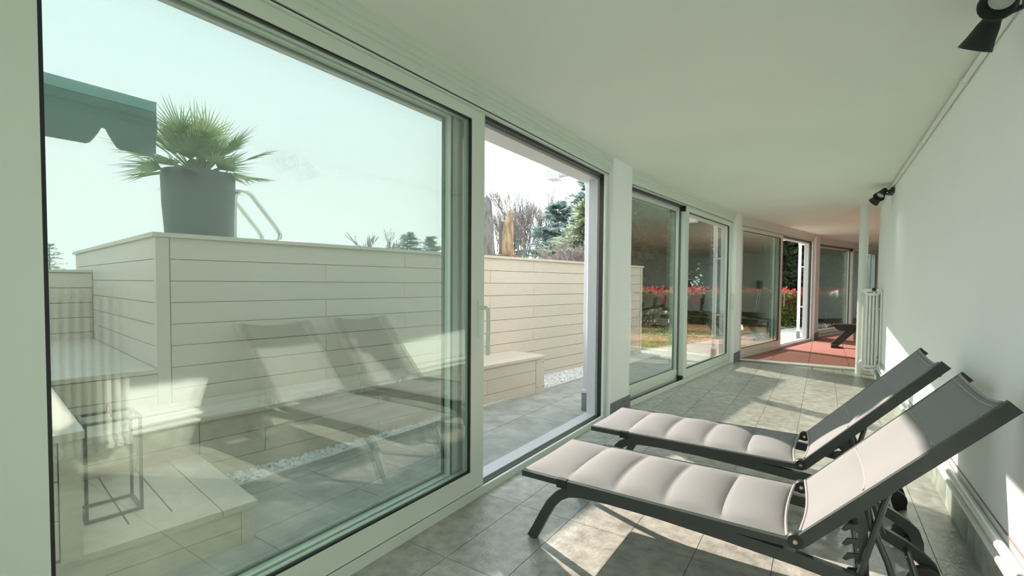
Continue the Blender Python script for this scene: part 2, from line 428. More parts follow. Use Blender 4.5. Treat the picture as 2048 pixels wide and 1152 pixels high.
for i in range(5): column(END[i], ORG[i + 1], 0, i)

# ------------------------------------------------------------------ right wall details
sk = empty('baseboard_right', (0, 0, 0)); tag(sk, 'rough-edged grey stone skirting along the white wall', 'skirting', kind='structure')
y = -3.9; i = 0
while y < 7.9:
    ln = .62 if i % 3 else .48
    h = .150 + random.uniform(-.008, .008); h2 = .150 + random.uniform(-.010, .010); n = 6
    poly = [(0, 0), (ln - .004, 0)] + [(ln - .004 - (ln - .004) * t / n, h + (h2 - h) * t / n + random.uniform(-.005, .005)) for t in range(n + 1)]
    m = MB(); nn = len(poly)
    x0, x1 = XW - .016, XW
    m.add([(x0, yy, zz) for yy, zz in poly] + [(x1, yy, zz) for yy, zz in poly], [tuple(range(nn)), tuple(range(2 * nn - 1, nn - 1, -1))] + [(a, nn + a, nn + (a + 1) % nn, (a + 1) % nn) for a in range(nn)])
    o = m.build('skirting_stone', 'skirt_stone', sk); o.location = (0, y, 0); y += ln; i += 1

def pipe(name, z, x, y0, y1, r, label):
    o = MB().tube([(x, y0, z), (x, y1, z)], r, 14).build(name, 'enamel', None, True)
    yy = -1.3; me = MB().tube([(x, 0, z), (x, .02, z)], r * 1.08, 14).box(x, XW - .0005, .003, .017, z - .004, z + .004).mesh('pipe_clip', 'enamel', True)
    while yy < y1: put(me, 'pipe_clip', o, (0, yy, 0)); yy += 2.9
    return tag(o, label, 'pipe', 'heating pipes along the wall')
pipe('heating_pipe', .176, XW - .024, -3.9, 7.62, .0165, 'lower white heating pipe running above the stone skirting')
pipe('heating_pipe', .228, XW - .024, -3.9, 7.62, .0175, 'upper white heating pipe running above the stone skirting')
tag(MB().box(XW - .004, XW, -3.9, 7.95, .265, .270).build('copper_strip', 'copper'), 'thin copper-brown strip on the wall over the heating pipes', 'strip')

def radiator(y0, y1, label):
    r = empty('radiator', (XW, y0, 0)); tag(r, label, 'radiator', 'white column radiators on the long wall')
    n = max(2, int(round((y1 - y0) / .047))); me = None; xs = [-.055, -.088, -.121, -.154]
    for i in range(n):
        if me is None:
            m = MB()
            for x in xs: m.tube([(x, 0, .20), (x, 0, 1.10)], .0125, 10)
            for z in (.175, 1.115):
                m.tube([(xs[0] + .018, 0, z), (xs[0] + .012, 0, z + .022), (xs[0], 0, z + .026), (xs[-1], 0, z + .026), (xs[-1] - .014, 0, z + .02), (xs[-1] - .018, 0, z)], .021, 8)
                m.tube([(xs[0] + .018, 0, z), (xs[0], 0, z - .02), (xs[-1], 0, z - .02), (xs[-1] - .018, 0, z)], .021, 8)
            me = m.mesh('section', 'enamel', True)
        put(me, 'section', r, (0, .024 + i * .047, 0))
    m = MB(); xm = xs[1]
    m.tube([(xm, -.055, .165), (xm, .03, .165)], .016, 10); m.tube([(xm, -.03, .165), (-.030, -.03, .19)], .012, 10)
    m.lathe([(0, 0), (.026, 0), (.028, .012), (.022, .03), (0, .03)], 16, (xm, -.085, .165), (0, 1, 0)); m.build('valve', 'enamel', r, True)
    m = MB(); m.tube([(xm, -.02, 1.115), (xm, .03, 1.115)], .011, 10); m.tube([(xm + .03, -.03, 1.15), (-.05, -.045, 1.15), (-.018, -.045, 1.13), (-.018, -.045, .24)], .010, 10); m.build('riser_pipe', 'enamel', r, True)
    m = MB(); m.lathe([(0, 0), (.02, 0), (.02, .03), (.012, .04), (0, .04)], 14, (xm, 0, 1.135)); m.build('vent_cap', 'dark_plastic', r, True)
    for q in (.085, y1 - y0 - .095): MB().box(-.075, -.0005, q, q + .02, .905, .925).build('bracket', 'enamel', r)
    return r
radiator(7.28, 7.85, 'white column radiator on the wall end beside the round pillar')
radiator(.72, 1.20, 'white column radiator beside the camera, seen only as a reflection')

# round pillar
p = MB().lathe([(.052, 0), (.052, CEIL)], 28, (.433, 7.98, 0)).build('round_pillar', 'enamel', None, True)
tag(p, 'slim round white pillar at the gym threshold beside the radiator', 'pillar')

# conduit and spotlights under the ceiling
c = MB().tube([(XW - .018, -3.5, CEIL - .03), (XW - .018, 7.95, CEIL - .03)], .013, 12).build('cable_conduit', 'enamel', None, True)
me = MB().tube([(XW - .018, 0, CEIL - .03), (XW - .018, .045, CEIL - .03)], .0175, 12).mesh('coupling', 'enamel', True)
for yy in (-2, -.5, .8, 2.2, 3.35, 4.6, 5.7, 6.9): put(me, 'coupling', c, (0, yy, 0))
tag(c, 'white cable conduit running along the top of the wall', 'conduit')

def spot_fixture(loc, heads, label, blk='lamp_black', lit=True):
    e = empty('twin_spotlight', loc); tag(e, label, 'spotlight', 'twin black spotlights on the long wall')
    m = MB(); m.box(-.035, .0, -.11, .11, -.025, .025); m.box(-.045, -.03, -.025, .025, -.02, .02); m.build('mounting_bar', blk, e)
    for (px, py, pz), d in heads:
        D = Vector(d).normalized(); P = Vector((px, py, pz))
        h = MB(); h.tube([(-.02, py * .9, 0), P - D * .0], .010, 8)
        h.lathe([(0, -.035), (.022, -.035), (.026, -.02), (.028, 0), (.035, .02), (.043, .06), (.053, .095), (.055, .10), (.050, .10), (.040, .06), (.03, .045), (0, .045)], 22, P, D)
        hd = h.build('lamp_head', blk, e, True)
        MB().lathe([(0, 0), (.037, 0), (.037, .006), (0, .006)], 20, P + D * .052, D).build('lens', 'lens', hd, True)
        if not lit: continue
        ld_ = bpy.data.lights.new('lamp_light', 'SPOT'); ld_.energy = 20; ld_.spot_size = math.radians(95); ld_.spot_blend = 1.0; ld_.shadow_soft_size = .05; ld_.color = (.94, 1, .97)  # fill light added in the heads to lift the interior
        lo = bpy.data.objects.new('lamp_light', ld_); col.objects.link(lo); lo.parent = hd; lo.location = P + D * .07; lo.rotation_euler = D.to_track_quat('-Z', 'Y').to_euler()
    return e
spot_fixture((XW, 2.33, 2.215), [((-.10, .16, -.02), (-.45, .35, -1.0)), ((-.09, .02, .015), (-.42, -.68, -.75))], 'large black twin spotlight on the wall, nearest the camera', lit=False)
spot_fixture((XW, 6.55, 2.215), [((-.10, .10, -.02), (-.75, .5, -.75)), ((-.09, -.06, .0), (-.5, -.7, -.75))], 'small black twin spotlight on the wall near the round pillar')

spot_fixture((XW, -1.6, 2.215), [((-.10, .14, -.02), (-.8, .5, -.75)), ((-.09, -.06, .0), (-.8, -.5, -.6))], 'black twin spotlight on the wall behind the camera')  # extra fixture out of view, added to brighten the room
spot_fixture((4.3, 11.4, 2.215), [((-.10, .14, -.02), (-.8, .5, -.75)), ((-.09, -.06, .0), (-.8, -.5, -.6))], 'black twin spotlight on the far gym wall')

# ------------------------------------------------------------------ sun loungers
def lounger(label):
    e = empty('sun_lounger', (0, 2.17, 0)); tag(e, label, 'sun lounger', 'padded sun loungers')
    HW = .268
    rail = [(-1.128, .001), (-1.098, .055), (-1.062, .125), (-1.025, .19), (-.985, .235), (-.94, .262), (-.88, .276), (-.75, .281), (-.55, .279), (-.30, .266), (-.05, .248), (.10, .230), (.20, .205), (.29, .162), (.345, .128), (.375, .098), (.388, .06), (.390, .001)]
    for s in (-1, 1):
        MB().tube([(x, s * (HW - .006), z) for x, z in rail], 0, rect=(.026, .044), side=(0, 1, 0)).build('leg_rail', 'anthracite', e, True)
    for s in (-1, 1):
        MB().tube([(-1.178, s * HW, .300), (-.07, s * HW, .300)], 0, rect=(.022, .026), side=(0, 1, 0)).build('seat_rail', 'anthracite', e)
        m = MB().box(-.992, -.945, s * HW - .014, s * HW + .014, .278, .316).build('rail_clip', 'dark_plastic', e)
    MB().tube([(-1.172, -HW, .298), (-1.172, HW, .298)], 0, rect=(.022, .022)).build('foot_bar', 'anthracite', e)
    MB().tube([(-.88, -HW, .262), (-.88, HW, .262)], .012, 10).build('cross_bar', 'anthracite', e, True)
    MB().tube([(.30, -HW, .15), (.30, HW, .15)], .012, 10).build('cross_bar', 'anthracite', e, True)
    # padded seat, five pads
    seams = [-1.178, -.945, -.725, -.515, -.305, -.085]; hw = .258
    def pad_h(x, yn):
        for a, b in zip(seams, seams[1:]):
            if a <= x <= b + 1e-9:
                t = (x - a) / (b - a); puff = math.sin(PI * min(1, max(0, t))) ** .5
                amp = .027 if a > -1.1 else .016
                return amp * puff
        return 0
    def seat(s, t):
        x = seams[0] + s * (seams[-1] - seams[0]); yn = t * 2 - 1; edge = (1 - abs(yn) ** 6)
        fade = max(0, (s - .9) / .1)
        z = .314 - .016 * (1 - yn * yn) * (.3 + .7 * s) + pad_h(x, yn) * edge
        # the hinge end is pulled into an arc
        x2 = x - .016 * fade ** 2 * (1 - yn * yn)
        # seams bow a little
        x2 += -.030 * (1 - yn * yn) * math.sin(PI * s)
        return (x2, yn * hw, z)
    st = MB().grid(seat, 100, 18, thick=(0, 0, -.012)).build('seat_sling', 'fabric', e, True)
    m = MB(); m.tube([Vector(seat(.998, t / 14)) + Vector((0, 0, .002)) for t in range(15)], .0055, 8); m.build('hem', 'hem', st, True)
    # hinge discs
    for s in (-1, 1):
        h = MB().lathe([(0, -.016), (.024, -.016), (.027, -.012), (.027, .012), (.024, .016), (0, .016)], 20, (-.062, s * (HW - .004), .312), (0, 1, 0)).build('hinge', 'dark_plastic', e, True)
        MB().lathe([(0, 0), (.009, 0), (.007, .004), (0, .004)], 12, (-.062, s * (HW - .004) - .016, .312), (0, -1, 0)).build('bolt', 'bolt_brass', h, True)
    # backrest
    B0 = Vector((-.055, 0, .305)); B1 = Vector((.462, 0, .862)); bd = (B1 - B0).normalized(); bn = Vector((-bd.z, 0, bd.x)); BL = (B1 - B0).length
    for s in (-1, 1):
        MB().tube([B0 + Vector((0, s * HW, 0)), B1 + Vector((0, s * HW, 0))], 0, rect=(.022, .040), side=(0, 1, 0)).build('back_rail', 'anthracite', e)
    bs = [.03, .285, .53, BL - .012]
    def back(s, t):
        l = bs[0] + s * (bs[-1] - bs[0]); yn = t * 2 - 1; hgt = 0
        for a, b in zip(bs, bs[1:]):
            if a <= l <= b + 1e-9: hgt = .016 * math.sin(PI * (l - a) / (b - a)) ** .4
        l2 = l + .004 * (1 - yn * yn) * (max(0, 1 - s / .12) ** 2) - .012 * (1 - yn * yn) * max(0, (s - .88) / .12)
        sag = -.034 * (1 - yn * yn) * (.55 + .45 * s)
        P = B0 + bd * l2 + bn * (.020 + sag + hgt * (1 - abs(yn) ** 6))
        return (P.x, yn * hw, P.z)
    bk = MB().grid(back, 64, 18, thick=tuple(bn * -.009)).build('back_sling', 'fabric', e, True)
    m = MB()
    for s in (.004, .965): m.tube([Vector(back(s, t / 14)) + bn * .002 for t in range(15)], .0045 if s < .5 else .003, 8)
    m.tube([Vector(back(.997, t / 14)) + bn * .002 for t in range(15)], .0045, 8)
    for q in bs[1:-1]: m.tube([Vector(back((q - bs[0]) / (bs[-1] - bs[0]), .03 + .94 * t / 14)) + bn * .0025 for t in range(15)], .0032, 8)
    m.build('hem', 'hem', bk, True)
    MB().tube([B0 + bd * (BL - .05) + bn * -.02 + Vector((0, -HW + .012, 0)), B0 + bd * (BL - .05) + bn * -.02 + Vector((0, HW - .012, 0))], .008, 8).build('back_bar', 'anthracite', e, True)
    # ratchets hanging from the backrest and the prop frame below it
    q0 = B0 + bd * .245 + bn * -.018; q1 = Vector((.165, 0, .215))
    for s in (-1, 1):
        ys = s * (HW - .045); a = Vector((q0.x, ys, q0.z)); b = Vector((.138, ys, .212)); d = (b - a); Ln = d.length; d.normalize(); nn = Vector((-d.z, 0, d.x))
        if nn.x > 0: nn = -nn
        poly = []
        for i in range(5):
            l0 = Ln * (.08 + .19 * i); stp = Ln * .19
            poly += [(l0, .016), (l0 + stp * .10, .046), (l0 + stp * .55, .060), (l0 + stp * .62, .050), (l0 + stp * .34, .030), (l0 + stp * .66, .014)]
        poly = [(0, .012)] + poly + [(Ln, .014), (Ln, -.012), (0, -.012)]
        m = MB(); k = len(poly); P = [a + d * l + nn * h for l, h in poly]
        m.add([p + Vector((0, -.004, 0)) for p in P] + [p + Vector((0, .004, 0)) for p in P], [tuple(range(k)), tuple(range(2 * k - 1, k - 1, -1))] + [(i, k + i, k + (i + 1) % k, (i + 1) % k) for i in range(k)])
        m.build('ratchet', 'anthracite', e)
        MB().tube([a + nn * -.012, a + d * (Ln * .22) + nn * -.02, Vector((.195, ys, .30)), Vector((.222, ys, .205))], .011, 10).build('ratchet_tube', 'anthracite', e, True)
    pr = [(.115, .25), (.135, .30), (.20, .345), (.262, .33)]
    zt = B0 + bd * .36
    m = MB(); m.tube([(.115, -HW + .02, .215), (zt.x + .0, -HW + .03, zt.z - .035)], .010, 8); m.tube([(.115, HW - .02, .215), (zt.x, HW - .03, zt.z - .035)], .010, 8); m.tube([(.118, -HW + .01, .222), (.118, HW - .01, .222)], .010, 8)
    m.build('prop_frame', 'anthracite', e, True)
    for s in (-1, 1):
        w = MB().lathe([(0, -.017), (.044, -.017), (.056, -.012), (.058, 0), (.056, .012), (.044, .017), (0, .017)], 24, (.352, s * (HW - .052), .058), (0, 1, 0)).build('wheel', 'dark_plastic', e, True)
        MB().tube([(.352, s * (HW - .075), .058), (.352, s * (HW - .01), .058)], .007, 8).build('axle', 'anthracite', w, True)
    return e
l1 = lounger('taupe padded sun lounger with raised back, nearest the camera')
l2 = copy_tree(l1); l2.location = (-.013, 3.0, 0); l2['label'] = 'taupe padded sun lounger with raised back, farther one toward the round pillar'

# ------------------------------------------------------------------ outside: terrace paving, raised pool deck
DA = math.radians(7.9)
def dk(u, v, z=0): return Vector((math.sin(DA) * u - math.cos(DA) * v, math.cos(DA) * u + math.sin(DA) * v, z))
def deck_empty(name): return empty(name, (0, 0, 0), -DA)       # local: y = u, x = -v
field = MB().lathe([(0, 0), (90, 0), (90, -.2), (0, -.2)], 48, (-20, 20, -.26)).build('ground', 'field'); tag(field, 'open grassy ground beyond the terrace', 'ground', kind='structure')
tp = MB().prism([(-1.84, -4.2), (-1.84, 4.6), (-1.40, 8.4), (-2.75, 8.5), (-3.55, 3.0), (-6.0, 2.4), (-6.0, -4.2)], -.2, -.024).build('terrace', 'paver')
tag(tp, 'grey stone slab terrace between the glass doors and the pool deck', 'terrace', kind='structure')
for j in range(-7, 14):
    for i in range(0, 9):
        y0 = -.05 + j * .62; x1 = -1.845 - i * .42; xc, yc = x1 - .21, y0 + .31
        v = -math.cos(DA) * xc + math.sin(DA) * yc; u = math.sin(DA) * xc + math.cos(DA) * yc
        if v > 3.35 and u > -.2: continue
        if v > 4.4: continue
        if yc > 4.3 and -((xc + 1.582) * math.cos(A[2]) - (yc - 4.36) * math.sin(A[2])) < .46: continue
        if yc > 8.2: continue
        piece('paving_slab', 'paver', (x1 - .416, x1, y0, y0 + .616, -.05, -.012), tp)
for k in (3, 4, 5):                                       # path slabs follow the curve of the glass front
    e = empty('path', ORG[k], -A[k]); tag(e, ['', '', 'grey slab path outside the second glass door', 'pale slab path outside the third glass door', 'pale slab path outside the fourth glass door', 'pale slab path outside the farthest glass door'][k], 'path', kind='structure')
    for j in range(-1, 7):
        for i in range(3 if k > 2 else 4):
            piece('paving_slab', 'paver' if k == 2 else 'concrete', (-.30 - (i + 1) * .45, -.304 - i * .45, j * .62, j * .62 + .616, -.05, -.012), e)
lawn = MB().prism([(-3.2, 8.3), (-2.9, 8.5), (-2.55, 9.0), (-1.55, 12.9), (-.2, 17.0), (1.0, 20), (-3, 24), (-12, 22), (-14, 9)], -.2, -.03).build('lawn', 'lawn_soil'); tag(lawn, 'mown lawn in front of the red hedge', 'lawn', kind='structure')
vs, fs = [], []; dv = []; df = []
for i in range(15000):
    t = random.random(); s = random.random() ** 1.5
    y = 8.4 + t * 9; xb = -2.75 + (y - 8.4) * .285
    x = xb - s * 3.2; h = random.uniform(.03, .075); a = random.uniform(0, 2 * PI); w = .006
    o = len(vs); lean = random.uniform(-.03, .03)
    vs += [(x - math.cos(a) * w, y - math.sin(a) * w, -.035), (x + math.cos(a) * w, y + math.sin(a) * w, -.035), (x + lean, y + random.uniform(-.03, .03), -.03 + h)]; fs.append((o, o + 1, o + 2))
    if i % 18 == 0 and y > 10:
        o = len(dv); r = .016; z = .03
        dv += [(x + r * math.cos(q * PI / 3), y + r * math.sin(q * PI / 3), z + .004 * (q % 2)) for q in range(6)]; df.append(tuple(range(o, o + 6)))
g = put(raw_mesh('grass', vs, fs, 'grass'), 'grass'); tag(g, 'short green grass blades of the lawn', 'grass', kind='stuff')
dd = put(raw_mesh('daisies', dv, df, 'daisy'), 'daisies'); tag(dd, 'tiny white daisies scattered in the lawn', 'flowers', kind='stuff')

PB = .142                                                   # board height
deck = deck_empty('raised_pool_deck'); tag(deck, 'raised pool terrace clad in cream composite boards', 'pool deck')
V0, V1, U0, U1, ZT = 3.72, 7.2, .79, 7.67, 1.50
MB().box(-V1, -V0 - .022, U0 + .022, U1 - .022, -.1, ZT - .03).build('core', 'board_core', deck)
rows = 11
for r in range(rows):
    z1 = ZT - .022 - r * PB; z0 = z1 - PB + .0048
    if z1 < .02: break
    z0 = max(z0, -.02)
    js = [-1.19 + 1.95 * q + (0 if r % 2 == 0 else 1.17) for q in range(6)]
    cuts = [U0 + .075] + [q for q in sorted(js) if U0 + .15 < q < U1 - .15] + [U1 - .075]
    for a, b in zip(cuts, cuts[1:]):
        piece('board', 'board', (-V0 - .022, -V0, round(a + .0018, 3), round(b - .0018, 3), z0, z1), deck)
    cuts = [V0 + .06, V0 + (1.6 if r % 2 else 2.2), V1 - .03]
    for a, b in zip(cuts, cuts[1:]):
        o = piece('board', 'board', (-.011, .011, -(b - a) / 2 + .0018, (b - a) / 2 - .0018, z0, z1), deck); o.location = (-(a + b) / 2, U0 + .011, (z0 + z1) / 2); o.rotation_euler = (0, 0, PI / 2)
        if r < 10:
            o = piece('board', 'board', (-.011, .011, -(b - a) / 2 + .0018, (b - a) / 2 - .0018, z0, z1), deck); o.location = (-(a + b) / 2, U1 - .011, (z0 + z1) / 2); o.rotation_euler = (0, 0, PI / 2)
for a, b in ((U0, U0 + .07), (U1 - .07, U1)):
    piece('corner_trim', 'board', (-V0 - .06, -V0 + .004, a - .002, b, .0, ZT - .022), deck)
piece('cap_board', 'board', (-V0 - .16, -V0 + .022, U0 - .022, U0 + 3.4, ZT - .020, ZT + .008), deck); piece('cap_board', 'board', (-V0 - .16, -V0 + .022, U0 + 3.404, U1 + .022, ZT - .020, ZT + .008), deck)
o = piece('cap_board', 'board', (-.07, .07, -1.66, 1.66, -.014, .014), deck); o.location = (-(V0 + V1) / 2 - .09, U0 + .048, ZT - .006); o.rotation_euler = (0, 0, PI / 2)
MB().box(-V1, -V0 - .165, U0 + .13, U1 - .02, ZT - .03, ZT).build('deck_floor', 'board', deck)
# lower parapet running off to the left behind the landing
par = deck_empty('parapet'); tag(par, 'lower cream board parapet left of the pool deck', 'parapet')
MB().box(-6.30, -6.122, -2.6, U0 - .004, -.1, 1.27).build('core', 'board_core', par)
for r in range(9):
    z1 = 1.262 - r * PB; z0 = max(z1 - PB + .0048, -.05)
    if z1 < 0: break
    piece('board', 'board', (-6.122, -6.10, .33, U0 - .004, z0, z1), par); piece('board', 'board', (-6.122, -6.10, -2.6, .25, z0, z1), par)
piece('corner_trim', 'board', (-6.122, -6.092, .252, .328, 0, 1.262), par); piece('cap_board', 'board', (-6.32, -6.08, -2.6, U0 - .004, 1.27, 1.295), par)
# landing at the top of the stair
ldg = deck_empty('landing'); tag(ldg, 'cream board landing platform below the pool deck corner', 'landing')
MB().box(-6.09, -V0 - .022, -2.6, U0 - .004, -.1, .60).build('core', 'board_core', ldg)
for i in range(16):
    v0 = V0 - .015 + i * .15
    if v0 > 6.0: break
    piece('tread_board', 'board', (-v0 - .146, -v0, -2.6, U0 - .004, .602, .63), ldg)
for r in range(5):
    z1 = .595 - r * PB; z0 = max(z1 - PB + .0048, -.02)
    if z1 > .02: piece('board', 'board', (-V0 - .020, -V0 + .002, -2.6, U0 - .004, z0, z1), ldg)
# stair block at the far left, standing on the low step
BV0, BU = 2.31, .255
blk = deck_empty('stair_block'); tag(blk, 'tall cream board stair block at the far left', 'stair block')
MB().box(-V0 + .004, -BV0 - .022, -2.6, BU - .022, .18, .62).build('core', 'board_core', blk)
for r in range(4):
    z1 = .62 - r * PB; z0 = max(z1 - PB + .0048, .180)
    if z1 <= .2: break
    piece('board', 'board', (-BV0 - .022, -BV0, -2.6, BU - .062, z0, z1), blk)
    o = piece('board', 'board', (-.011, .011, -.64, .64, z0, z1), blk); o.location = (-(BV0 + .06 + V0) / 2 + .02, BU - .011, (z0 + z1) / 2); o.rotation_euler = (0, 0, PI / 2)
piece('corner_trim', 'board', (-BV0 - .062, -BV0 + .004, BU - .058, BU + .002, .18, .62), blk)
for i in range(18):
    u1 = BU + .012 - i * .15
    if u1 < -2.5: break
    piece('tread_board', 'board', (-V0 + .02, -BV0 + .012, u1 - .146, u1, .622, .65), blk)
# low step
stp = deck_empty('low_step'); tag(stp, 'low cream board step in front of the stair block', 'step')
SV0, SV1, SU = 2.335, 3.215, .87
MB().box(-SV1, -SV0 - .03, -2.6, SU - .04, -.05, .146).build('core', 'board_core', stp)
piece('board', 'board', (-SV0 - .03, -SV0 - .008, -2.6, SU - .07, .068, .146), stp); piece('board', 'board', (-SV0 - .03, -SV0 - .008, -2.6, SU - .07, -.03, .0645), stp)
piece('corner_trim', 'board', (-SV0 - .07, -SV0 - .006, SU - .068, SU - .016, -.03, .146), stp)
for z0, z1 in ((.068, .146), (-.03, .0645)):
    o = piece('board', 'board', (-.011, .011, -.40, .40, z0, z1), stp); o.location = (-(SV0 + SV1) / 2 - .02, SU - .029, (z0 + z1) / 2); o.rotation_euler = (0, 0, PI / 2)
piece('edge_board', 'board', (-SV0 - .160, -SV0, -2.6, .722, .148, .175), stp); piece('edge_board', 'board', (-SV1, -SV0, .726, SU, .148, .175), stp)
for i in range(22):
    u1 = .722 - i * .1515
    if u1 < -2.5: break
    piece('tread_board', 'board', (-SV1, -SV0 - .163, u1 - .1445, u1, .148, .174), stp)
# bench along the deck
bn_ = deck_empty('deck_bench'); tag(bn_, 'long low cream board bench along the pool deck', 'bench')
EU = 4.235
MB().box(-V0 + .004, -3.22 - .022, SU + .004 - 1.2, EU - .022, -.05, .36).build('core', 'board_core', bn_)
for r, (z0, z1) in enumerate(((.246, .362), (.102, .2425), (-.03, .0985))):
    cuts = [-.3, SU + .01] + [q for q in ([2.1] if r % 2 == 0 else [1.25, 3.33])] + [EU - .15]
    for a, b in zip(cuts, cuts[1:]): piece('board', 'board', (-3.242, -3.22, round(a + .0018, 3), round(b - .0018, 3), z0, z1), bn_)
    o = piece('board', 'board', (-.011, .011, -.235, .235, z0, z1), bn_); o.location = (-3.48, EU - .011, (z0 + z1) / 2); o.rotation_euler = (0, 0, PI / 2)
piece('end_trim', 'board', (-3.244, -3.216, EU - .148, EU, -.02, .362), bn_)
for z in (.05, .32):
    for q in (.02, .12):
        MB().lathe([(0, 0), (.006, 0), (.006, .003), (0, .003)], 8, (-3.216, EU - q - .005, z), (1, 0, 0)).build('screw', 'board_core', bn_)
for i in range(3):
    v0 = 3.20 + i * .172; 
    for a, b in ((-.3, 1.6), (1.6, 3.4), (3.4, EU + .02)): piece('seat_board', 'board', (-min(v0 + .169, V0 - .004), -v0, a + .0018, b - .0018, .366, .394), bn_)

# gravel strips and kerb
def stones(name, quad, n, label, zb=-.03):
    """quad corners in deck u,v"""
    vs, fs = [], []
    for i in range(n):
        a, b = random.random(), random.random()
        p = [quad[0][c] * (1 - a) * (1 - b) + quad[1][c] * a * (1 - b) + quad[2][c] * a * b + quad[3][c] * (1 - a) * b for c in (0, 1)]
        P = dk(p[0], p[1], zb + random.uniform(.0, .02)); r = random.uniform(.008, .017); o = len(vs); th = random.uniform(0, PI)
        R = [(1, 0, 0), (0, 1, 0), (-1, 0, 0), (0, -1, 0), (0, 0, .7), (0, 0, -.7)]
        for x, y, z in R:
            k = r * random.uniform(.75, 1.25)
            vs.append((P.x + (x * math.cos(th) - y * math.sin(th)) * k, P.y + (x * math.sin(th) + y * math.cos(th)) * k, P.z + z * k))
        fs += [(o, o + 1, o + 4), (o + 1, o + 2, o + 4), (o + 2, o + 3, o + 4), (o + 3, o, o + 4), (o + 1, o, o + 5), (o + 2, o + 1, o + 5), (o + 3, o + 2, o + 5), (o, o + 3, o + 5)]
    ob = put(raw_mesh(name, vs, fs, 'gravel'), name); tag(ob, label, 'gravel', kind='stuff')
stones('white_gravel', [(.8, 2.98), (3.65, 3.21), (3.65, 3.22), (.8, 3.22)], 4200, 'white gravel strip between the bench and the terrace kerb', -.012)
stones('white_gravel', [(4.24, 3.27), (7.7, 3.42), (7.7, 3.72), (4.24, 3.72)], 7000, 'white gravel strip at the foot of the pool deck past the bench', -.012)
e = deck_empty('gravel_bed'); tag(e, 'pale base under the white gravel', 'gravel bed', kind='structure')
MB().prism([(-3.72, 4.24), (-3.27, 4.24), (-3.42, 7.7), (-3.72, 7.7)], -.06, -.012).build('bed', 'gravel', e); MB().prism([(-3.22, .87), (-2.97, .87), (-3.21, 3.65), (-3.22, 3.65)], -.06, -.010).build('bed', 'gravel', e)
k = deck_empty('kerb'); tag(k, 'thin white kerb between gravel strip and terrace slabs', 'kerb')
MB().prism([(-2.965, .87), (-2.945, .87), (-3.195, 3.66), (-3.215, 3.66)], -.03, .022).build('kerb_strip', 'concrete', k); MB().prism([(-3.265, 4.24), (-3.24, 4.24), (-3.39, 7.7), (-3.415, 7.7)], -.03, .006).build('kerb_strip', 'concrete', k)

# lantern on the low step
P = dk(.31, 2.82, .175)
ln = deck_empty('lantern_stand'); tag(ln, 'thin square black metal lantern frame standing on the low step', 'lantern frame')
u0, u1, v0, v1, z0, z1 = .305, .490, 2.625, 2.820, .175, .60
t = .012
for u in (u0, u1):
    for v in (v0, v1): MB().box(-v - t / 2, -v + t / 2, u - t / 2, u + t / 2, z0, z1).build('post', 'anthracite', ln)
for z in (z0 + t / 2, z1 - t / 2):
    m = MB(); m.box(-v1, -v0, u0 - t / 2, u0 + t / 2, z - t / 2, z + t / 2); m.box(-v1, -v0, u1 - t / 2, u1 + t / 2, z - t / 2, z + t / 2); m.box(-v0 - t / 2, -v0 + t / 2, u0, u1, z - t / 2, z + t / 2); m.box(-v1 - t / 2, -v1 + t / 2, u0, u1, z - t / 2, z + t / 2); m.build('ring', 'anthracite', ln)
um, vm = (u0 + u1) / 2, (v0 + v1) / 2
MB().tube([(-vm + .05 * math.cos(a * PI / 8), um, z1 + .05 * math.sin(a * PI / 8)) for a in range(9)], .004, 6).build('carry_loop', 'anthracite', ln, True)

